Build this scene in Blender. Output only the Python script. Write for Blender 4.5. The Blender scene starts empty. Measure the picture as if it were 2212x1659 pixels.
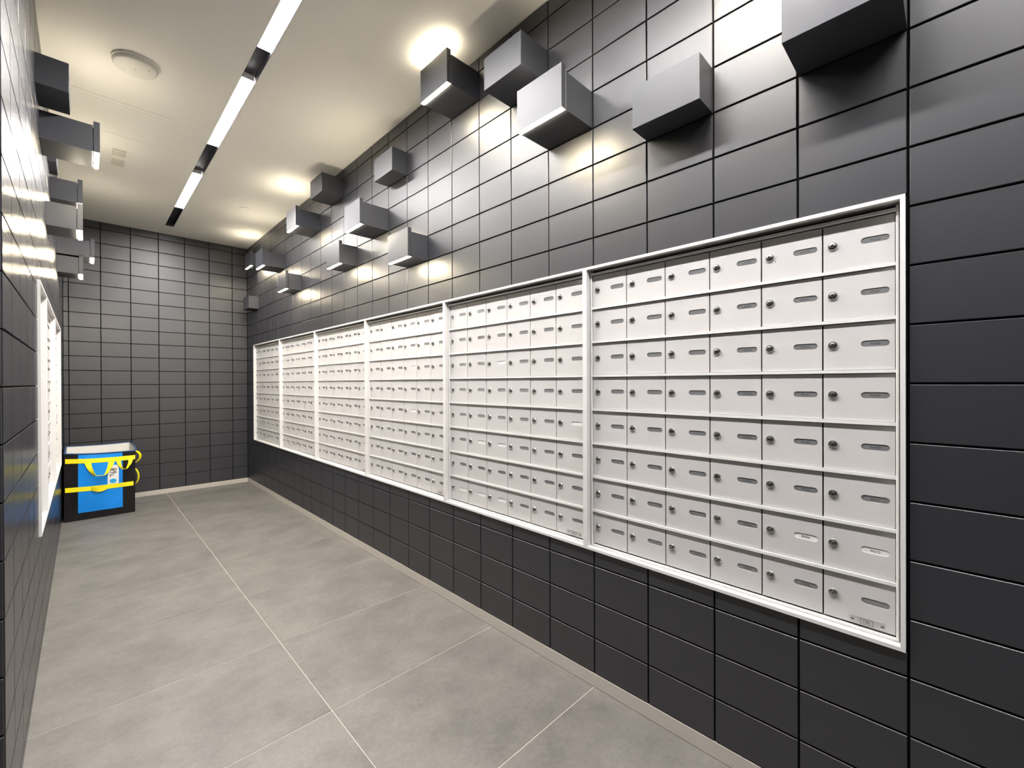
import bpy, math, random
from mathutils import Matrix, Vector
random.seed(7)
SC = bpy.context.scene
COL = SC.collection

# ---------------------------------------------------------------- camera
ZO = 1.27668                                    # eye height
F_PX, YAW, PITCH, ROLL = 939.612, 0.77773, -0.00298, -0.0038
CAM = Vector((-1.52088, 0.0, ZO))
_fw = Vector((math.sin(YAW), math.cos(YAW), 0)); _rt = Vector((math.cos(YAW), -math.sin(YAW), 0)); _up = Vector((0, 0, 1))
_fw, _up = _fw * math.cos(PITCH) + _up * math.sin(PITCH), _up * math.cos(PITCH) - _fw * math.sin(PITCH)
_rt, _up = _rt * math.cos(ROLL) + _up * math.sin(ROLL), _up * math.cos(ROLL) - _rt * math.sin(ROLL)
cd = bpy.data.cameras.new('camera')
cd.sensor_fit = 'HORIZONTAL'; cd.sensor_width = 36.0; cd.lens = F_PX / 2212.0 * 36.0
cd.clip_start = 0.02; cd.clip_end = 60
cam = bpy.data.objects.new('camera', cd); COL.objects.link(cam)
_b = -_fw
cam.matrix_world = Matrix(((_rt.x, _up.x, _b.x, CAM.x), (_rt.y, _up.y, _b.y, CAM.y), (_rt.z, _up.z, _b.z, CAM.z), (0, 0, 0, 1)))
SC.camera = cam

def project(p):
    v = Vector(p) - CAM; z = v.dot(_fw)
    if z < 0.05: return None
    return 1106 + F_PX * v.dot(_rt) / z, 829.5 - F_PX * v.dot(_up) / z

# ---------------------------------------------------------------- world, exposure, light levels
w = bpy.data.worlds.new('world'); SC.world = w; w.use_nodes = True
w.node_tree.nodes['Background'].inputs[0].default_value = (0.9, 0.95, 1.0, 1)
w.node_tree.nodes['Background'].inputs[1].default_value = 0.02
SC.view_settings.view_transform = 'Standard'; SC.view_settings.look = 'None'
SC.view_settings.exposure = 0.0; SC.view_settings.gamma = 1.0; SC.view_settings.use_curve_mapping = False
STRIP_POWER, DOWN_POWER, UP_POWER = 245.0, 330.0, 85.0
STRIP_COL, WARM_COL, UP_COL = (1.0, 0.965, 0.955), (1.0, 0.87, 0.63), (1.0, 0.88, 0.68)

# ---------------------------------------------------------------- sizes measured from the photograph
H, W = 0.1525, 0.24391                          # tile pitch
Z0, Y0 = ZO - 0.00608, 0.08229                  # a joint at eye height, first joint on the right wall
YB, XL, YL, ZC = 6.44947, -1.67122, 1.748, ZO + 1.75124
BASE_H = 0.055
FOY_X, FOY_Y = -3.1, -2.4                       # lobby the camera stands in

# ---------------------------------------------------------------- materials
def new_mat(name):
    m = bpy.data.materials.new(name); m.use_nodes = True
    return m, m.node_tree, m.node_tree.nodes['Principled BSDF']

def simple(name, col, rough=0.5, metal=0.0, spec=0.5, bump=0.0, bscale=400.0, var=0.0, vscale=6.0, coat=0.0):
    m, t, b = new_mat(name)
    b.inputs['Base Color'].default_value = (*col, 1); b.inputs['Roughness'].default_value = rough
    b.inputs['Metallic'].default_value = metal; b.inputs['Specular IOR Level'].default_value = spec
    if coat: b.inputs['Coat Weight'].default_value = coat; b.inputs['Coat Roughness'].default_value = 0.12
    geo = t.nodes.new('ShaderNodeNewGeometry')
    if bump:
        n = t.nodes.new('ShaderNodeTexNoise'); n.inputs['Scale'].default_value = bscale; n.inputs['Detail'].default_value = 2
        bp = t.nodes.new('ShaderNodeBump'); bp.inputs['Strength'].default_value = bump; bp.inputs['Distance'].default_value = 0.001
        t.links.new(geo.outputs['Position'], n.inputs['Vector'])
        t.links.new(n.outputs['Fac'], bp.inputs['Height']); t.links.new(bp.outputs['Normal'], b.inputs['Normal'])
    if var:
        n = t.nodes.new('ShaderNodeTexNoise'); n.inputs['Scale'].default_value = vscale; n.inputs['Detail'].default_value = 4
        r = t.nodes.new('ShaderNodeMapRange'); r.inputs['To Min'].default_value = 1 - var; r.inputs['To Max'].default_value = 1 + var
        mx = t.nodes.new('ShaderNodeVectorMath'); mx.operation = 'SCALE'; mx.inputs[0].default_value = col
        t.links.new(geo.outputs['Position'], n.inputs['Vector']); t.links.new(n.outputs['Fac'], r.inputs['Value'])
        t.links.new(r.outputs['Result'], mx.inputs['Scale']); t.links.new(mx.outputs['Vector'], b.inputs['Base Color'])
    return m

def emitter(name, col, power):
    m = bpy.data.materials.new(name); m.use_nodes = True; t = m.node_tree; t.nodes.clear()
    e = t.nodes.new('ShaderNodeEmission'); o = t.nodes.new('ShaderNodeOutputMaterial')
    e.inputs[0].default_value = (*col, 1); e.inputs[1].default_value = power
    t.links.new(e.outputs[0], o.inputs[0])
    return m

M = {}
M['tile'] = simple('charcoal_tile', (0.0160, 0.0165, 0.0225), 0.44, spec=1.0, bump=0.05, bscale=900, var=0.10, vscale=3)
M['tile_satin'] = simple('charcoal_tile_satin', (0.016, 0.0165, 0.0225), 0.27, spec=0.6, bump=0.03, bscale=900, var=0.10, vscale=3)
M['block'] = simple('charcoal_block', (0.032, 0.034, 0.042), 0.46, spec=0.7, bump=0.04, bscale=900)
M['grout'] = simple('black_grout', (0.004, 0.004, 0.005), 0.9, spec=0.1)
M['ceiling'] = simple('ceiling_paint', (0.81, 0.795, 0.745), 0.85, spec=0.2)
M['white'] = simple('white_enamel', (0.54, 0.532, 0.527), 0.42, var=0.02, vscale=5)
M['trim'] = simple('white_trim', (0.68, 0.675, 0.668), 0.35)
M['dark_gap'] = simple('dark_cavity', (0.012, 0.012, 0.014), 0.9)
M['chrome'] = simple('lock_steel', (0.42, 0.42, 0.41), 0.24, metal=1.0)
M['keyhole'] = simple('keyhole_black', (0.01, 0.01, 0.01), 0.5)
M['plate'] = simple('plate_grey', (0.33, 0.335, 0.34), 0.28, metal=0.55)
M['paper'] = simple('plate_paper', (0.74, 0.73, 0.72), 0.5)
M['ink'] = simple('grey_ink', (0.10, 0.10, 0.11), 0.6)
M['steel'] = simple('maker_plate_steel', (0.62, 0.60, 0.59), 0.4, metal=0.6)
M['baseboard'] = simple('baseboard_tile', (0.50, 0.47, 0.42), 0.40, var=0.05, vscale=8)
M['floor_grout'] = simple('floor_grout', (0.42, 0.39, 0.35), 0.8)
M['housing'] = simple('black_housing', (0.025, 0.025, 0.03), 0.45)
M['strip_glow'] = emitter('strip_glow', STRIP_COL, STRIP_POWER)
M['down_glow'] = emitter('down_glow', WARM_COL, DOWN_POWER)
M['up_glow'] = emitter('up_glow', UP_COL, UP_POWER)
M['plastic'] = simple('white_plastic', (0.80, 0.78, 0.73), 0.45)
M['cream'] = simple('cream_plate', (0.62, 0.59, 0.51), 0.6)
M['shadow_grey'] = simple('panel_gap_grey', (0.52, 0.49, 0.43), 0.9)
M['bag_black'] = simple('bag_black', (0.006, 0.006, 0.007), 0.40, spec=0.35, bump=0.8, bscale=30)
M['bag_blue'] = simple('bag_blue', (0.002, 0.25, 0.82), 0.38, bump=1.0, bscale=22, var=0.14, vscale=14)
M['bag_rim'] = simple('bag_rim_blue', (0.03, 0.09, 0.22), 0.5)
M['bag_white'] = simple('bag_lining', (0.70, 0.69, 0.66), 0.6, bump=0.4, bscale=40)
M['webbing'] = simple('yellow_webbing', (0.92, 0.80, 0.005), 0.6, bump=0.3, bscale=900)
M['label'] = simple('label_white', (0.80, 0.79, 0.76), 0.5)
M['label_ink'] = simple('label_black', (0.015, 0.015, 0.015), 0.5)
M['dot_blue'] = simple('dot_blue', (0.02, 0.38, 0.75), 0.5)

def floor_material():
    m, t, b = new_mat('grey_stone_floor')
    geo = t.nodes.new('ShaderNodeNewGeometry'); oi = t.nodes.new('ShaderNodeObjectInfo')
    sc = t.nodes.new('ShaderNodeVectorMath'); sc.operation = 'MULTIPLY_ADD'
    rv = t.nodes.new('ShaderNodeVectorMath'); rv.operation = 'SCALE'; rv.inputs[0].default_value = (31, 17, 9)
    t.links.new(oi.outputs['Random'], rv.inputs['Scale'])
    t.links.new(geo.outputs['Position'], sc.inputs[0]); sc.inputs[1].default_value = (1.0, 1.15, 1.0); t.links.new(rv.outputs['Vector'], sc.inputs[2])
    n1 = t.nodes.new('ShaderNodeTexNoise'); n1.inputs['Scale'].default_value = 4.2; n1.inputs['Detail'].default_value = 9; n1.inputs['Roughness'].default_value = 0.68
    n2 = t.nodes.new('ShaderNodeTexNoise'); n2.inputs['Scale'].default_value = 60; n2.inputs['Detail'].default_value = 5; n2.inputs['Roughness'].default_value = 0.7
    for n in (n1, n2): t.links.new(sc.outputs['Vector'], n.inputs['Vector'])
    r = t.nodes.new('ShaderNodeValToRGB')
    r.color_ramp.elements[0].position = 0.30; r.color_ramp.elements[0].color = (0.100, 0.095, 0.088, 1)
    r.color_ramp.elements[1].position = 0.62; r.color_ramp.elements[1].color = (0.160, 0.152, 0.141, 1)
    t.links.new(n1.outputs['Fac'], r.inputs['Fac'])
    mr = t.nodes.new('ShaderNodeMapRange'); mr.inputs['From Min'].default_value = 0.3; mr.inputs['From Max'].default_value = 0.7
    mr.inputs['To Min'].default_value = 0.86; mr.inputs['To Max'].default_value = 1.12
    t.links.new(n2.outputs['Fac'], mr.inputs['Value'])
    ml = t.nodes.new('ShaderNodeVectorMath'); ml.operation = 'SCALE'
    t.links.new(r.outputs['Color'], ml.inputs[0]); t.links.new(mr.outputs['Result'], ml.inputs['Scale'])
    t.links.new(ml.outputs['Vector'], b.inputs['Base Color'])
    b.inputs['Roughness'].default_value = 0.48
    bp = t.nodes.new('ShaderNodeBump'); bp.inputs['Strength'].default_value = 0.08; bp.inputs['Distance'].default_value = 0.001
    t.links.new(n2.outputs['Fac'], bp.inputs['Height']); t.links.new(bp.outputs['Normal'], b.inputs['Normal'])
    return m
M['floor'] = floor_material()

# ---------------------------------------------------------------- mesh helpers
class MB:
    """collects shapes into one mesh"""
    def __init__(s): s.v, s.f, s.mi = [], [], []
    def add(s, verts, faces, mi=0):
        o = len(s.v); s.v += [tuple(x) for x in verts]
        s.f += [tuple(i + o for i in f) for f in faces]; s.mi += [mi] * len(faces)
        return s
    def box(s, a, b, mi=0):
        (x0, y0, z0), (x1, y1, z1) = a, b
        v = [(x0, y0, z0), (x1, y0, z0), (x1, y1, z0), (x0, y1, z0), (x0, y0, z1), (x1, y0, z1), (x1, y1, z1), (x0, y1, z1)]
        return s.add(v, [(3, 2, 1, 0), (4, 5, 6, 7), (0, 1, 5, 4), (1, 2, 6, 5), (2, 3, 7, 6), (3, 0, 4, 7)], mi)
    def cbox(s, a, b, c, mi=0):
        """box whose top (+z) edges are chamfered by c, side edges too"""
        (x0, y0, z0), (x1, y1, z1) = a, b
        v = [(x0, y0, z0), (x1, y0, z0), (x1, y1, z0), (x0, y1, z0),
             (x0, y0, z1 - c), (x1, y0, z1 - c), (x1, y1, z1 - c), (x0, y1, z1 - c),
             (x0 + c, y0 + c, z1), (x1 - c, y0 + c, z1), (x1 - c, y1 - c, z1), (x0 + c, y1 - c, z1)]
        f = [(3, 2, 1, 0)]
        for k in range(4):
            n = (k + 1) % 4
            f += [(k, n, 4 + n, 4 + k), (4 + k, 4 + n, 8 + n, 8 + k)]
        f.append((8, 9, 10, 11))
        return s.add(v, f, mi)
    def lathe(s, prof, seg=14, c=(0, 0), mi=0):
        """profile of (radius, z) turned about z at c; ends closed"""
        v, f = [], []
        for r, z in prof:
            for k in range(seg):
                a = 2 * math.pi * k / seg; v.append((c[0] + r * math.cos(a), c[1] + r * math.sin(a), z))
        for i in range(len(prof) - 1):
            for k in range(seg):
                n = (k + 1) % seg; f.append((i * seg + k, i * seg + n, (i + 1) * seg + n, (i + 1) * seg + k))
        f.append(tuple(reversed(range(seg)))); f.append(tuple((len(prof) - 1) * seg + k for k in range(seg)))
        return s.add(v, f, mi)
    def mesh(s, name, mats, smooth=False):
        m = bpy.data.meshes.new(name); m.from_pydata(s.v, [], s.f)
        for x in (mats if isinstance(mats, (list, tuple)) else [mats]): m.materials.append(M[x])
        m.polygons.foreach_set('material_index', s.mi)
        if smooth: m.polygons.foreach_set('use_smooth', [True] * len(m.polygons))
        m.update()
        return m

def link(name, mesh, parent=None, loc=None, mat=None):
    o = bpy.data.objects.new(name, mesh); COL.objects.link(o)
    if parent: o.parent = parent
    if mat is not None: o.matrix_local = mat
    elif loc is not None: o.location = loc
    return o

def tag(o, label, cat=None, group=None):
    o['label'] = label
    if cat: o['category'] = cat
    if group: o['group'] = group
    return o

def frame(o, u, v, n):
    return Matrix(((u[0], v[0], n[0], o[0]), (u[1], v[1], n[1], o[1]), (u[2], v[2], n[2], o[2]), (0, 0, 0, 1)))
def right_frame(y, z): return frame((0, y, z), (0, -1, 0), (0, 0, 1), (-1, 0, 0))
def left_frame(y, z): return frame((XL, y, z), (0, 1, 0), (0, 0, 1), (1, 0, 0))
def back_frame(x, z): return frame((x, YB, z), (1, 0, 0), (0, 0, 1), (0, -1, 0))
def return_frame(x, z): return frame((x, YL, z), (1, 0, 0), (0, 0, 1), (0, -1, 0))

def thing(name, mat, label, cat, group=None):
    o = bpy.data.objects.new(name, None); COL.objects.link(o); o.matrix_world = mat; o.empty_display_size = 0.05
    return tag(o, label, cat, group)

def structure(name, mesh):
    o = link(name, mesh); o['kind'] = 'structure'
    return o

# ---------------------------------------------------------------- walls: backing + tiles one by one
TILE_T, CH, GAP = 0.008, 0.0014, 0.0056
_tile_mesh = {}
def tile_mesh(a, b, mat):
    k = (round(a, 4), round(b, 4), mat)
    if k not in _tile_mesh:
        _tile_mesh[k] = MB().cbox((-a / 2, -b / 2, -TILE_T - 0.001), (a / 2, b / 2, 0), CH).mesh('tile', mat)
    return _tile_mesh[k]

def cuts(lo, hi, phase, pitch):
    """joint positions between lo and hi"""
    k = math.ceil((lo - phase) / pitch - 1e-6); c = [lo]
    while phase + k * pitch < hi - 1e-6:
        if phase + k * pitch > lo + 0.004: c.append(phase + k * pitch)
        k += 1
    if hi - c[-1] < 0.004: c.pop()
    return c + [hi]

def minus(r, h):
    a0, b0, a1, b1 = r; c0, d0, c1, d1 = h
    if c0 >= a1 or c1 <= a0 or d0 >= b1 or d1 <= b0: return [r]
    out = []
    if d1 < b1: out.append((a0, max(d1, b0), a1, b1))
    if d0 > b0: out.append((a0, b0, a1, min(d0, b1)))
    m0, m1 = max(b0, d0), min(b1, d1)
    if c0 > a0: out.append((a0, m0, c0, m1))
    if c1 < a1: out.append((c1, m0, a1, m1))
    return out

def tiled_wall(name, fr, us, u_rng, hole, skip, limit=300, zlow=BASE_H, mat='tile'):
    """fr(u, z) gives the frame; us: joints along u; hole: opening; skip: cells covered by blocks"""
    zs = cuts(zlow, ZC, Z0, H)
    b = MB()
    rects = [(u_rng[0], 0.0, u_rng[1], ZC)]
    if hole: rects = minus(rects[0], hole)
    F0 = fr(0, 0)
    for (a0, b0, a1, b1) in rects: b.box((a0, b0, -0.13), (a1, b1, -TILE_T + 0.001))
    wall = structure(name, b.mesh(name, 'grout')); wall.matrix_world = F0
    cells = []
    for i in range(len(us) - 1):
        for j in range(len(zs) - 1):
            um, zm = (us[i] + us[i + 1]) / 2, (zs[j] + zs[j + 1]) / 2
            if any(s[0] < um < s[2] and s[1] < zm < s[3] for s in skip): continue
            g = GAP / 2
            for r in ([(us[i], zs[j], us[i + 1], zs[j + 1])] if not hole else minus((us[i], zs[j], us[i + 1], zs[j + 1]), hole)):
                r = (r[0] + g, r[1] + g, r[2] - g, r[3] - g)
                if r[2] - r[0] < 0.006 or r[3] - r[1] < 0.006: continue
                q = [project(F0 @ Vector((x, y, 0))) for x, y in ((r[0], r[1]), (r[2], r[1]), (r[2], r[3]), (r[0], r[3]))]
                area = 0.0
                if all(q):
                    xs = [min(max(p[0], -50), 2262) for p in q]; ys = [min(max(p[1], -50), 1709) for p in q]
                    area = abs(sum(xs[k] * ys[(k + 1) % 4] - xs[(k + 1) % 4] * ys[k] for k in range(4))) / 2
                cells.append((area, r))
    cells.sort(key=lambda c: -c[0])
    rest = MB()
    for n, (area, r) in enumerate(cells):
        a, bb = r[2] - r[0], r[3] - r[1]; cu, cv = (r[0] + r[2]) / 2, (r[1] + r[3]) / 2
        if n < limit and area > 12:
            t = Matrix.Translation((cu, cv, 0)) @ Matrix.Rotation(random.gauss(0, 0.0012), 4, 'X') @ Matrix.Rotation(random.gauss(0, 0.0012), 4, 'Y')
            link('tile', tile_mesh(a, bb, mat), wall, mat=t)
        else:
            rest.cbox((r[0], r[1], -TILE_T - 0.001), (r[2], r[3], 0), CH)
    if rest.v:
        o = link('tile_field', rest.mesh('tile_field', mat), wall); o['kind'] = 'stuff'
    return wall

# panels of mailboxes
PB, PT, PW, PY = ZO - 0.703, ZO + 0.484, 1.0085, 0.0872     # bottom, top, unit width, near edge
LP = [(2.957, 3), (2.957 + 0.5248, 6), (2.957 + 0.5248 + 1.0087, 6)]
LP_END = LP[-1][0] + PW

# blocks on the right wall: column, row, depth, lit, label
RB = [(7, 10, .209, 1, 'lit charcoal sconce at the top of the right wall, just under the ceiling'),
      (5, 9, .177, 0, 'plain charcoal wall block half hidden by the large lit sconce in front'),
      (4, 7, .204, 1, 'large lit charcoal sconce, the nearest lit one on the right wall'),
      (2, 6, .108, 0, 'shallow plain charcoal block alone above the nearest mailbox panel'),
      (0, 6, .177, 0, 'plain charcoal block cut off by the top edge, at the upper right'),
      (10, 9, .108, 0, 'shallow plain charcoal block above the two lit sconces of mid wall'),
      (14, 10, .175, 0, 'deep plain charcoal block touching the ceiling line over the far wall part'),
      (16, 9, .209, 1, 'lit sconce directly below and left of the deep plain block by the ceiling'),
      (11, 7, .209, 1, 'deep lit sconce below the shallow plain block, upper of the middle trio'),
      (9, 5, .142, 1, 'lit sconce lowest and nearest of the middle trio, close above the mailboxes'),
      (13, 6, .142, 1, 'lit sconce leftmost of the middle trio over the mailboxes'),
      (18, 6, .142, 1, 'small lit sconce low on the far part of the right wall'),
      (20, 8, .212, 1, 'lit sconce right of a pair near the far right corner'),
      (23, 9, .142, 1, 'lit sconce left of a pair, almost in the far right corner'),
      (1, 9, .175, 1, 'lit charcoal sconce high over the nearest mailbox panel, above the shallow plain block'),
      (24, 6, .105, 0, 'small plain block low in the far right corner beside the first mailboxes')]
# blocks on the left wall: near y, row, depth, lit, label
LJ = 1.96
LB = [(LJ + 4 * .244, 9, .108, 0, 'plain charcoal block nearest the camera on the left wall'),
      (LJ + 5 * .244, 8, .218, 1, 'large lit sconce nearest the camera on the left wall'),
      (LJ + 8 * .244, 9, .036, 0, 'thin plain block mostly hidden behind the nearest left sconce'),
      (LJ + 9 * .244, 8, .152, 1, 'lit sconce second from the camera on the left wall, under the ceiling'),
      (LJ + 7 * .244, 6, .152, 1, 'lit sconce on the left wall overlapping the one above it'),
      (LJ + 13 * .244, 7, .222, 1, 'deep lit sconce farthest out from the left wall, near the back'),
      (LJ + 13 * .244, 6, .152, 1, 'lowest lit sconce on the left wall, above the left mailboxes')]

# right wall: u = -y
ys = cuts(FOY_Y, YB, Y0, W); us = sorted(-y for y in ys)
skip = [(-(Y0 + (c + 1) * W), Z0 + j * H, -(Y0 + c * W), Z0 + (j + 1) * H) for c, j, d, l, n in RB]
wall_right = tiled_wall('wall_right', lambda u, z: right_frame(0, 0), us, (-YB - 0.13, -FOY_Y), (-(PY + 6 * PW) - .001, PB - .001, -PY + .001, PT + .001), skip)
us = cuts(YL, YB, LJ, 0.244)
skip = [(y, Z0 + j * H, y + .244, Z0 + (j + 1) * H) for y, j, d, l, n in LB]
wall_left = tiled_wall('wall_left', lambda u, z: left_frame(0, 0), us, (YL + .0052, YB + 0.13), (LP[0][0] - .001, PB - .001, LP_END + .001, PT + .001), skip, zlow=0.002, mat='tile_satin')
us = cuts(XL, 0, -0.16629, W)
wall_back = tiled_wall('wall_back', lambda u, z: back_frame(0, 0), us, (XL, 0), None, [])
us = [XL - 5 * W, XL - 4 * W, XL - 3 * W, XL - 2 * W, XL - W, XL]
wall_front = tiled_wall('wall_front', lambda u, z: return_frame(0, 0), us, (FOY_X, XL - .0052), None, [])
for nm, a, b in (('wall_lobby', (FOY_X - .1, FOY_Y, 0), (FOY_X, YL + .13, ZC)), ('wall_entry', (FOY_X, FOY_Y - .1, 0), (.13, FOY_Y, ZC))):
    structure(nm, MB().box(a, b).mesh(nm, 'block'))

# ---------------------------------------------------------------- floor, baseboards, ceiling
fl = structure('floor', MB().box((FOY_X - .1, FOY_Y - .1, -.12), (.13, YB + .13, -.0012)).mesh('floor', 'floor_grout'))
XJ, FJ, FP = -0.8355, 1.0600, 0.6415
xs = [FOY_X, XJ * 3, XL, XJ, 0.0]
yj = cuts(FOY_Y, YB, FJ, FP)
for i in range(len(xs) - 1):
    for j in range(len(yj) - 1):
        a0, a1, b0, b1 = xs[i] + .0016, xs[i + 1] - .0016, yj[j] + .0018, yj[j + 1] - .0018
        if xs[i] == XL: a0 = XL - .004
        if a1 <= XL and b0 > YL: continue
        if a1 <= XL: b1 = min(b1, YL)
        m = MB().cbox((-(a1 - a0) / 2, -(b1 - b0) / 2, -.01), ((a1 - a0) / 2, (b1 - b0) / 2, 0), .0006).mesh('floor_tile', 'floor')
        link('floor_tile', m, fl, loc=((a0 + a1) / 2, (b0 + b1) / 2, 0))

def base(name, a, b):
    structure(name, MB().box(a, b).mesh(name, 'baseboard'))
base('baseboard_right', (-.0012, FOY_Y, 0.0012), (.0045, YB - .004, BASE_H))
base('baseboard_back', (XL + .004, YB - .0012, 0.0012), (-.002, YB + .0045, BASE_H))
base('baseboard_front', (FOY_X, YL - .0012, 0.0012), (XL - .002, YL + .0045, BASE_H))

SX0, SX1, SY0, SY1 = -0.8725, -0.7985, -1.40, 6.10           # slot of the linear light
c = MB()
for r in minus((FOY_X - .1, FOY_Y - .1, .13, YB + .13), (SX0, SY0, SX1, SY1)):
    c.box((r[0], r[1], ZC), (r[2], r[3], ZC + .14))
structure('ceiling', c.mesh('ceiling', 'ceiling'))

# ---------------------------------------------------------------- linear ceiling light
def linear_light():
    t = thing('linear_ceiling_light', Matrix.Translation((0, 0, ZC)), 'long recessed linear light with white glowing lengths and black gaps in the ceiling', 'ceiling light')
    h = MB(); d = .075
    h.box((SX0, SY0, 0.0005), (SX0 + .003, SY1, d)); h.box((SX1 - .003, SY0, 0.0005), (SX1, SY1, d))
    h.box((SX0, SY0, d), (SX1, SY1, d + .004)); h.box((SX0, SY0, 0.0005), (SX1, SY0 + .003, d)); h.box((SX0, SY1 - .003, 0.0005), (SX1, SY1, d))
    link('housing', h.mesh('housing', 'housing'), t)
    x0, x1 = SX0 + .0035, SX1 - .0035
    lit = [(-1.10, -0.13), (0.20, 1.26), (1.58, 2.55), (2.868, 3.835), (4.455, 5.425)]
    for a, b in lit:
        f = MB()                                            # lens: glowing underside and ends, in a tray
        f.box((x0, a, .010), (x1, b, .040))
        o = link('diffuser', f.mesh('diffuser', 'strip_glow'), t)
        link('tray', MB().box((x0, a, .0405), (x1, b, .074)).mesh('tray', 'plastic'), t)
    gaps = [SY0 + .004] + [y for p in lit for y in p] + [SY1 - .004]
    for a, b in zip(gaps[::2], gaps[1::2]):
        link('blank_plate', MB().box((x0, a + .004, .045), (x1, b - .004, .050)).mesh('blank_plate', 'housing'), t)
    for a, b in lit:                                        # white end caps of every lens
        for y in (a - .0035, b + .0005):
            link('end_cap', MB().box((x0, y, .012), (x1, y + .003, .072)).mesh('end_cap', 'plastic'), t)
linear_light()

# ---------------------------------------------------------------- blocks and sconces
_blk = {}
def block_parts(d, lit, w_, h_):
    k = (d, lit, w_, h_)
    if k in _blk: return _blk[k]
    a = w_ / 2 - .0016
    p = []
    if not lit:
        p.append(('body', MB().cbox((-a, .0016, -.0035), (a, h_ - .0016, d), .0012).mesh('body', 'block')))
    else:
        pt = .024
        p.append(('body', MB().cbox((-a, .0016, -.0035), (a, h_ - .0016, d - pt - .003), .0012).mesh('body', 'block')))
        p.append(('spacer', MB().box((-a + .006, .012, d - pt - .003), (a - .006, h_ - .012, d - pt)).mesh('spacer', 'housing')))
        # face plate: a slim channel, open below and above for the lights
        q = MB(); z0, z1 = d - pt, d; y0, y1 = .0016, h_ + .0215
        q.box((-a, y0, z1 - .003), (a, y1, z1)); q.box((-a, y0, z0), (a, y1, z0 + .003))
        q.box((-a, y0, z0 + .003), (-a + .003, y1, z1 - .003)); q.box((a - .003, y0, z0 + .003), (a, y1, z1 - .003))
        q.box((-a + .003, y0 + .02, z0 + .003), (a - .003, y1 - .02, z1 - .003))
        p.append(('face_plate', q.mesh('face_plate', 'block')))
        e = .0032
        p.append(('lower_diffuser', MB().box((-a + e, y0 - .0030, z0 + e), (a - e, y0 + .012, z1 - e)).mesh('lower_diffuser', 'down_glow')))
        p.append(('upper_diffuser', MB().box((-a + e, y1 - .012, z0 + e), (a - e, y1 + .0002, z1 - e)).mesh('upper_diffuser', 'up_glow')))
    _blk[k] = p
    return p

def block(fr, d, lit, label, w_, h_, side):
    t = thing('wall_sconce' if lit else 'wall_block', fr, label, 'wall lamp' if lit else 'wall block',
              ('lit sconces on the %s wall' if lit else 'plain blocks on the %s wall') % side)
    for nm, me in block_parts(d, lit, w_, h_): link(nm, me, t)
for cc, j, d, lit, lab in RB:
    block(right_frame(Y0 + (cc + .5) * W, Z0 + j * H), d, lit, lab, W, H, 'right')
for y, j, d, lit, lab in LB:
    block(left_frame(y + .122, Z0 + j * H + .012), d, lit, lab, .244, .1405, 'left')

# ---------------------------------------------------------------- mailboxes
N_TRIM, N_BACK, N_IN, N_DOOR, N_RAIL = .010, -.046, -.012, -.021, -.0145
COLW, ROWH, RAIL = 0.1613, 0.1425, 0.009
DW, DH = COLW - .0036, ROWH - RAIL - .003
PL_U0, PL_U1, PL_V, PL_R = .0855, .1470, .0715, .0086       # name plate on the door

def capsule(u0, u1, v, r, n=5):
    pts = []
    for k in range(n + 1):
        a = -math.pi / 2 + math.pi * k / n; pts.append((u1 - r + r * math.cos(a), v + r * math.sin(a)))
    for k in range(n + 1):
        a = math.pi / 2 + math.pi * k / n; pts.append((u0 + r + r * math.cos(a), v + r * math.sin(a)))
    return pts

def door_mesh():
    """door with the slot for the name plate cut in its face"""
    b = MB(); cap = capsule(PL_U0, PL_U1, PL_V, PL_R); n = len(cap); dp = .0018; th = .004; c = .0006
    outer = [(DW - c, c), (DW - c, DH - c), (c, DH - c), (c, c)]
    v = [(x, y, 0) for x, y in outer] + [(x, y, 0) for x, y in cap] + [(x, y, -dp) for x, y in cap]
    f = []
    h = n // 2                                              # right cap half runs 0..h-1, left half h..n-1
    f.append((0, 4 + 0, 3)); f.append((3, 4 + 0, 4 + n - 1))
    for k in range(h - 1): f.append((0, 4 + k + 1, 4 + k) if k < (h - 1) // 2 else (1, 4 + k + 1, 4 + k))
    f.append((0, 1, 4 + (h - 1) // 2)); f.append((1, 4 + h, 4 + h - 1)); f.append((1, 2, 4 + h))
    for k in range(h, n - 1): f.append((2, 4 + k + 1, 4 + k) if k - h < (h - 1) // 2 else (3, 4 + k + 1, 4 + k))
    f.append((2, 3, 4 + h + (h - 1) // 2))
    for k in range(n): f.append((4 + k, 4 + (k + 1) % n, 4 + n + (k + 1) % n, 4 + n + k))
    o = len(v)
    v += [(DW, 0, -c), (DW, DH, -c), (0, DH, -c), (0, 0, -c), (DW, 0, -th), (DW, DH, -th), (0, DH, -th), (0, 0, -th)]
    for k in range(4):
        m = (k + 1) % 4
        f += [(o + k, o + m, m, k), (o + 4 + k, o + 4 + m, o + m, o + k)]
    b.add(v, f)
    return b.mesh('door', 'white')
DOOR = door_mesh()
cp = capsule(PL_U0, PL_U1, PL_V, PL_R)
def plate_mesh(mat):
    return MB().add([(x, y, -.0017) for x, y in cp] + [(x, y, -.0036) for x, y in cp],
                    [tuple(range(len(cp))), tuple(reversed(range(len(cp), 2 * len(cp))))] + [(k, len(cp) + k, len(cp) + (k + 1) % len(cp), (k + 1) % len(cp)) for k in range(len(cp))]).mesh('name_plate', mat)
PLATE, PAPER = plate_mesh('plate'), plate_mesh('paper')
LOCK = MB().lathe([(.0120, 0), (.0120, .0022), (.0102, .0046), (.0062, .0058), (.0060, .0072), (.0052, .0076)], 14, (.0225, .0712)) \
    .box((.0225 - .0009, .0712 - .0030, .0070), (.0225 + .0009, .0712 + .0030, .0079), 1).mesh('lock', ['chrome', 'keyhole'])

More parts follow.
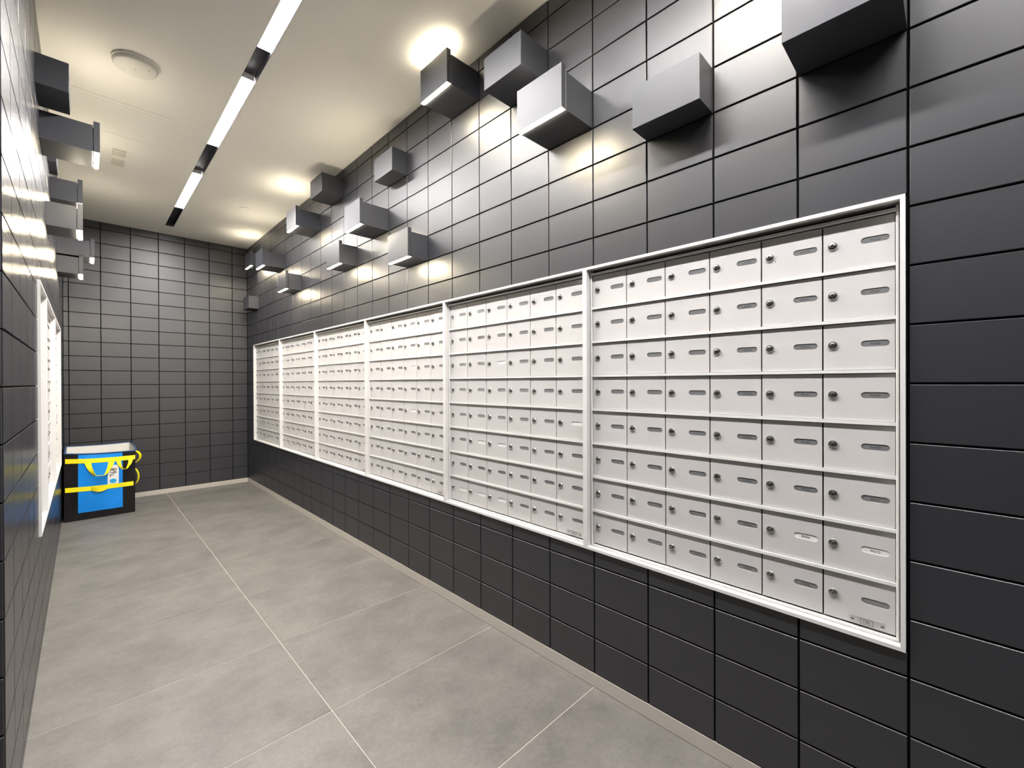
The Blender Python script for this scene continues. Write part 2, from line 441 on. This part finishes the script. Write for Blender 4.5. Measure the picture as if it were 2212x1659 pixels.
def text_mesh(body, size, mat, name, sx=1.0):
    cu = bpy.data.curves.new('lettering', 'FONT'); cu.body = body; cu.size = size; cu.align_x = 'CENTER'; cu.align_y = 'CENTER'
    cu.resolution_u = 2; cu.extrude = .0002
    o = bpy.data.objects.new('lettering', cu); COL.objects.link(o); o.scale = (1, 1, 1)
    dg = bpy.context.evaluated_depsgraph_get(); dg.update()
    me = bpy.data.meshes.new_from_object(o.evaluated_get(dg)); me.name = name
    me.materials.clear(); me.materials.append(M[mat])
    bpy.data.objects.remove(o)
    return me

TEXT = {}
for r in range(8): TEXT[(3, 7 - r)] = 'LPH%02d' % (2 + r)
for r, s in enumerate(['LPH10', 'LPH11', 'LPH12', 'PH01', 'PH02', 'PH03', 'PH04', 'PH05']): TEXT[(4, 7 - r)] = s
for r in range(7): TEXT[(5, 7 - r)] = 'PH%02d' % (6 + r)
TEXT[(2, 0)] = 'LPH01'

_pm = {}
def panel_meshes(cols):
    if cols in _pm: return _pm[cols]
    w_ = cols * COLW + .0407; h_ = PT - PB; f = .0105
    trim = MB()
    for a, b in (((0, 0), (w_, f)), ((0, h_ - f), (w_, h_)), ((0, f), (f, h_ - f)), ((w_ - f, f), (w_, h_ - f))):
        trim.box((a[0], a[1], N_BACK), (b[0], b[1], N_TRIM))
    inner = MB(); g = f + .0036; e = (w_ - cols * COLW) / 2; zb = .0180; zt = .0180 + 8 * ROWH
    inner.cbox((g, f + .0012, N_BACK), (e, h_ - f - .006, N_IN), .0025); inner.cbox((w_ - e, f + .0012, N_BACK), (w_ - g, h_ - f - .006, N_IN), .0025)
    inner.box((e, f + .0012, N_BACK), (w_ - e, zb, N_IN - .001)); inner.box((e, zt - .003, N_BACK), (w_ - e, zt + .0045, N_IN + .002))
    back = MB().box((.001, .001, N_BACK - .02), (w_ - .001, h_ - .001, N_BACK - .002))
    rail = MB().box((e + .0002, -RAIL / 2, N_BACK), (w_ - e - .0002, RAIL / 2, N_RAIL))
    maker = MB().box((0, 0, 0), (.0735, .0215, .0012))
    for u in (.0045, .069): maker.box((u - .0035, .0085, .0011), (u + .0035, .0125, .0016), 1)
    logo = MB(); lu0, lu1, lv0, lv1, q = .0215, .0500, .0030, .0185, .0011
    for a, b in (((lu0, lv0), (lu1, lv0 + q)), ((lu0, lv1 - q), (lu1, lv1)), ((lu0, lv0), (lu0 + q, lv1)), ((lu1 - q, lv0), (lu1, lv1))):
        logo.box((a[0], a[1], .001), (b[0], b[1], .0015))
    _pm[cols] = dict(w=w_, h=h_, e=e, zb=zb, trim=trim.mesh('trim_frame', 'trim'), inner=inner.mesh('inner_frame', 'trim'), back=back.mesh('back_panel', 'dark_gap'),
                     rail=rail.mesh('rail', 'trim'), maker=maker.mesh('maker_plate', ['steel', 'ink']), logo=logo.mesh('logo_outline', 'ink'))
    return _pm[cols]
LOGO = text_mesh('CBL', .0105, 'ink', 'logo_letters')

def mailbox_panel(fr, cols, label, group, texts=False, paper=0.0, maker=True, seed=0):
    rnd = random.Random(seed); p = panel_meshes(cols)
    t = thing('mailbox_panel', fr, label, 'mailboxes', group)
    link('trim_frame', p['trim'], t); link('inner_frame', p['inner'], t); link('back_panel', p['back'], t)
    for r in range(1, 8): link('rail', p['rail'], t, loc=(0, p['zb'] + r * ROWH, 0))
    for cidx in range(cols):
        for r in range(8):
            u, v = p['e'] + cidx * COLW + .0018, p['zb'] + r * ROWH + RAIL / 2 + .0008
            d = link('door', DOOR, t, mat=Matrix.Translation((u, v, N_DOOR)) @ Matrix.Rotation(rnd.gauss(0, .0012), 4, 'Y') @ Matrix.Rotation(rnd.gauss(0, .0012), 4, 'X'))
            lk = link('lock', LOCK, d)
            if rnd.random() < .12:                         # a few key slots stand turned
                lk.matrix_local = Matrix.Translation((.0225, .0712, 0)) @ Matrix.Rotation(rnd.uniform(.4, 1.5), 4, 'Z') @ Matrix.Translation((-.0225, -.0712, 0))
            white = rnd.random() < paper or (texts and (cidx, r) in ((5, 1), (4, 1)))
            link('name_plate', PAPER if white else PLATE, d)
            if texts and (cidx, r) in TEXT:
                link('lettering', text_mesh(TEXT[(cidx, r)], .0098, 'ink', 'lettering'), d, loc=((PL_U0 + PL_U1) / 2, PL_V - .001, -.0014))
    if maker:
        k = link('maker_plate', p['maker'], t, loc=(p['e'] + cols * COLW - .0975, p['zb'] + .0075, N_DOOR + .0008))
        link('logo_outline', p['logo'], k); link('logo_letters', LOGO, k, loc=(.0357, .0107, .0013))
    return t

names = ['nearest white mailbox panel on the right wall, its plates lettered PH and LPH',
         'second white mailbox panel from the camera on the right wall',
         'third white mailbox panel from the camera on the right wall',
         'third white mailbox panel from the far end of the right wall',
         'second white mailbox panel from the far end of the right wall',
         'farthest white mailbox panel on the right wall, beside the back corner']
for k in range(6):
    mailbox_panel(right_frame(PY + (k + 1) * PW, PB), 6, names[k], 'mailbox panels on the right wall', k == 0, (0, .22, .05, 0, 0, 0)[k], True, 11 + k)
ln = ['half-width white mailbox panel nearest the camera on the left wall',
      'middle white mailbox panel on the left wall', 'farthest white mailbox panel on the left wall, behind the blue bag']
for k, (y, n) in enumerate(LP):
    mailbox_panel(left_frame(y, PB), n, ln[k], 'mailbox panels on the left wall', False, 0, False, 40 + k)

# ---------------------------------------------------------------- ceiling fittings
t = thing('smoke_detector', Matrix.Translation((-1.312, 3.132, ZC)), 'round white two-tier disc on the ceiling left of the linear light', 'detector')
link('base', MB().lathe([(.100, -.0005), (.100, -.010), (.097, -.012)][::-1], 40).mesh('base', 'plastic', False), t)
link('cover', MB().lathe([(.0, -.0345), (.052, -.0345), (.054, -.0335), (.086, -.0325), (.093, -.027), (.095, -.0125)], 40).mesh('cover', 'plastic', True), t)
link('sensor', MB().lathe([(.0, -.0365), (.005, -.036), (.006, -.0340)], 12).mesh('sensor', 'cream'), t)
link('indicator', MB().lathe([(.0, -.0345), (.0025, -.0343), (.003, -.0320)], 8, (.055, -.035)).mesh('indicator', 'ink'), t)

t = thing('access_panel', Matrix.Translation((-1.3585, 3.8915, ZC)), 'flush white square access panel in the ceiling', 'access panel')
a = .2655
ring = MB()
for p0, p1 in (((-a, -a), (a, -a + .04)), ((-a, a - .04), (a, a)), ((-a, -a + .04), (-a + .04, a - .04)), ((a - .04, -a + .04), (a, a - .04))):
    ring.box((p0[0], p0[1], -.0025), (p1[0], p1[1], -.0002))
link('frame', ring.mesh('frame', 'ceiling'), t)
link('panel', MB().box((-a + .0425, -a + .0425, -.0022), (a - .0425, a - .0425, -.0002)).mesh('panel', 'ceiling'), t)
for k, (y0, y1) in enumerate(((4.373, 4.488), (4.570, 4.690))):
    t = thing('ceiling_plate', Matrix.Translation((-1.320, (y0 + y1) / 2, ZC)), ('small cream rectangular plate on the ceiling beside the access panel',
              'small cream rectangular plate on the ceiling, the farther of the two')[k], 'plate', 'small plates on the ceiling')
    hh = (y1 - y0) / 2
    link('plate', MB().cbox((-.038, -hh, 0), (.038, hh, .006), .002).mesh('plate', 'cream'), t, mat=Matrix.Rotation(math.pi, 4, 'X'))
t = thing('sprinkler_cover', Matrix.Translation((-.366, 4.968, ZC)), 'tiny round white sprinkler cover on the ceiling near the back corner', 'sprinkler')
link('disc', MB().lathe([(.0, -.008), (.040, -.008), (.043, -.006), (.044, -.0005)], 28).mesh('disc', 'plastic'), t)

# ---------------------------------------------------------------- the delivery bag
def bag():
    X0, X1, YF, YK, ZT = -1.652, -1.160, 5.752, 6.330, 0.622
    t = thing('delivery_bag', Matrix.Translation(((X0 + X1) / 2, YF, 0)), 'open blue and black woven bag with yellow straps standing in the back left corner', 'bag')
    hw = (X1 - X0) / 2; D = YK - YF
    def wr(a, b, k): return .004 * math.sin(7 * a + 3 * b + k) * math.sin(9 * b + 2 * k) + .0025 * math.sin(23 * a - 17 * b + k)
    def ztop(a): return ZT + .012 - .020 * a - .010 * math.sin(math.pi * a)
    def front(a, b, off=0.0):
        """a across, b up (0..1): point on the front face pushed out by off"""
        x = -hw + 2 * hw * a + (.006 if a > .9 else 0) * b - .004 * (1 - b) * (1 - a)
        return Vector((x, -.010 * math.sin(math.pi * a) * math.sin(math.pi * b) - wr(a, b, 1) * .8 - off, b * ztop(a)))
    def back(a, b):
        return Vector((-hw + 2 * hw * a, D + wr(a, b, 2) * .6, b * (ZT + .018 - .006 * math.sin(math.pi * a))))
    def side(s, a, b):
        lo, hi = (front(0, b), back(0, b)) if s < 0 else (front(1, b), back(1, b))
        p = lo.lerp(hi, a); p.x += s * (.004 * math.sin(math.pi * a) * math.sin(math.pi * b) + (.016 * b ** 6 * math.sin(math.pi * a) if s > 0 else 0)) + wr(a, b, 3) * .4
        p.x = max(p.x, -hw - .008)
        return p
    NU, NV = 14, 14
    def grid(fn, nu, nv, a0=0., a1=1., b0=0., b1=1., flip=False, mb=None, mi=0):
        mb = mb or MB(); v = [fn(a0 + (a1 - a0) * i / nu, b0 + (b1 - b0) * j / nv) for j in range(nv + 1) for i in range(nu + 1)]
        f = []
        for j in range(nv):
            for i in range(nu):
                q = (j * (nu + 1) + i, j * (nu + 1) + i + 1, (j + 1) * (nu + 1) + i + 1, (j + 1) * (nu + 1) + i)
                f.append(tuple(reversed(q)) if flip else q)
        return mb.add(v, f, mi)
    shell = MB()
    grid(front, NU, NV, mb=shell); grid(back, NU, NV, flip=True, mb=shell)
    grid(lambda a, b: side(-1, a, b), NU, NV, flip=True, mb=shell); grid(lambda a, b: side(1, a, b), NU, NV, mb=shell)
    shell.add([front(0, 0), front(1, 0), back(1, 0), back(0, 0)], [(3, 2, 1, 0)])
    o = link('body', shell.mesh('body', 'bag_black', True), t)
    # white lining a little inside
    ctr = Vector((0, D / 2, 0)); th = .008
    def inn(fn):
        def g(a, b):
            p = fn(a, b).copy(); p.x -= math.copysign(min(th, abs(p.x)), p.x) if abs(p.x) > hw * .9 else 0
            p.y += th if p.y < D * .1 else (-th if p.y > D * .9 else 0)
            p.z = max(p.z - .001, .012)
            return p
        return g
    li = MB()
    grid(inn(front), NU, NV, flip=True, mb=li); grid(inn(back), NU, NV, mb=li)
    grid(inn(lambda a, b: side(-1, a, b)), NU, NV, mb=li); grid(inn(lambda a, b: side(1, a, b)), NU, NV, flip=True, mb=li)
    li.add([(-hw + .01, .01, .012), (hw - .01, .01, .012), (hw - .01, D - .01, .012), (-hw + .01, D - .01, .012)], [(0, 1, 2, 3)])
    tag(link('lining', li.mesh('lining', 'bag_white', True), t), 'white lining')
    # rim binding: tube around the mouth
    path = [front(i / 10, 1) for i in range(11)] + [side(1, i / 10, 1) for i in range(1, 11)] + [back(1 - i / 10, 1) for i in range(1, 11)] + [side(-1, 1 - i / 10, 1) for i in range(1, 10)]
    rim = MB(); n = len(path); v = []; f = []
    for i, p in enumerate(path):
        d = (path[(i + 1) % n] - path[i - 1]).normalized(); s_ = d.cross(Vector((0, 0, 1))).normalized()
        for k in range(6):
            an = 2 * math.pi * k / 6; v.append(p + s_ * (.0055 * math.cos(an)) + Vector((0, 0, 1)) * (.007 * math.sin(an)))
    for i in range(n):
        for k in range(6):
            q = (i * 6 + k, i * 6 + (k + 1) % 6, ((i + 1) % n) * 6 + (k + 1) % 6, ((i + 1) % n) * 6 + k); f.append(q)
    rim.add(v, f); link('rim', rim.mesh('rim', 'bag_rim', True), t)
    grid_f = lambda off: (lambda a, b: front(a, b, off))
    def slab(fn0, off, nu, nv, a0, a1, b0, b1):
        """thin cloth layer with real thickness on the front face"""
        mb = grid(grid_f(off), nu, nv, a0, a1, b0, b1)
        for (p, q) in (((a0, b0), (a1, b0)), ((a1, b0), (a1, b1)), ((a1, b1), (a0, b1)), ((a0, b1), (a0, b0))):
            m = max(nu, nv); vs = []
            for i in range(m + 1):
                a, b = p[0] + (q[0] - p[0]) * i / m, p[1] + (q[1] - p[1]) * i / m
                vs += [front(a, b, 0), front(a, b, off)]
            mb.add(vs, [(2 * i, 2 * i + 2, 2 * i + 3, 2 * i + 1) for i in range(m)])
        return mb
    link('front_panel', slab(None, .0022, 14, 14, .185, .815, .112, .985).mesh('front_panel', 'bag_blue', True), t)
    link('strap', slab(None, .0050, 20, 2, .012, .995, .858, .925).mesh('strap', 'webbing', True), t)
    link('strap', slab(None, .0050, 20, 2, .012, .972, .435, .502).mesh('strap', 'webbing', True), t)
    def ribbon(pts, wv, mat_name='webbing', thick=.0022):
        """flat webbing along pts; wv gives the width direction at each point"""
        mb = MB(); v = []
        for i, p in enumerate(pts):
            d = (pts[min(i + 1, len(pts) - 1)] - pts[max(i - 1, 0)]).normalized(); wd = wv(i / (len(pts) - 1)); nn = d.cross(wd).normalized() * thick
            v += [p - wd / 2 - nn / 2, p + wd / 2 - nn / 2, p + wd / 2 + nn / 2, p - wd / 2 + nn / 2]
        f = []
        for i in range(len(pts) - 1):
            for k in range(4): f.append((4 * i + k, 4 * i + (k + 1) % 4, 4 * i + 4 + (k + 1) % 4, 4 * i + 4 + k))
        f += [(3, 2, 1, 0), tuple(4 * (len(pts) - 1) + k for k in range(4))]
        return mb.add(v, f).mesh('handle', mat_name, False)
    def hanging(a0, a1, b0, drop, out, wdt):
        """loop hanging from the upper strap"""
        pts = []; N = 16
        for i in range(N + 1):
            s = i / N; p = front(a0 + (a1 - a0) * s, b0, .006); k = math.sin(math.pi * s)
            p.z -= drop * min(1.0, 1.15 * k ** .75); p.y -= out * k
            pts.append(p)
        def wv(s):
            e = abs(2 * s - 1) ** 1.5
            return Vector((wdt * e, -wdt * (1 - e) * .9, wdt * .25 * (1 - e)))
        link('handle', ribbon(pts, wv), t)
    hanging(.315, .655, .865, .125, .045, .046)
    hanging(.750, .930, .880, .092, .050, .036)
    # slack handle lying under the lower strap
    pts = []
    for i in range(13):
        s = i / 12; p = front(.36 + .24 * s, .47, .007); p.z -= .018 * math.sin(math.pi * s); p.y -= .022 * math.sin(math.pi * s); pts.append(p)
    link('handle', ribbon(pts, lambda s: Vector((0, 0, .036))), t)
    # two loops sticking out of the right side
    for zc, hh, out, wd in ((.530, .060, .040, .034), (.330, .083, .032, .020)):
        pts = []
        for i in range(13):
            s = i / 12; p = side(1, .26, (zc + hh - 2 * hh * s) / ZT); p.x += out * math.sin(math.pi * s) ** .6 + .002; p.z = zc + hh - 2 * hh * s; pts.append(p)
        link('handle', ribbon(pts, lambda s: Vector((.55 * wd, .8 * wd, 0)), thick=.004), t)
    # label with the number turned on its side
    lb = link('label', slab(None, .0036, 4, 6, .595, .757, .505, .800).mesh('label', 'label', True), t); tag(lb, 'white label with a number and a blue dot')
    num = text_mesh('768', .063, 'label_ink', 'digits')
    p = front(.684, .684, .0052)
    link('digits', num, lb, mat=Matrix.Translation(p) @ Matrix.Rotation(math.pi / 2, 4, 'X') @ Matrix.Rotation(math.pi / 2, 4, 'Z') @ Matrix.Diagonal((.92, 1.12, 1, 1)))
    dm = MB().add([Vector((.0255 * math.cos(2 * math.pi * k / 24), .0205 * math.sin(2 * math.pi * k / 24), 0)) for k in range(24)] + [Vector((.0255 * math.cos(2 * math.pi * k / 24), .0205 * math.sin(2 * math.pi * k / 24), -.001)) for k in range(24)],
                  [tuple(range(24)), tuple(reversed(range(24, 48)))] + [(k, 24 + k, 24 + (k + 1) % 24, (k + 1) % 24) for k in range(24)]).mesh('dot', 'dot_blue')
    link('dot', dm, lb, mat=Matrix.Translation(front(.675, .553, .0052)) @ Matrix.Rotation(math.pi / 2, 4, 'X'))
    # plain tag sewn to the inside of the back wall
    p = back(.42, .93)
    link('inner_tag', MB().box((p.x - .022, D - .014, p.z - .032), (p.x + .022, D - .011, p.z + .012)).mesh('inner_tag', 'paper'), t)
bag()
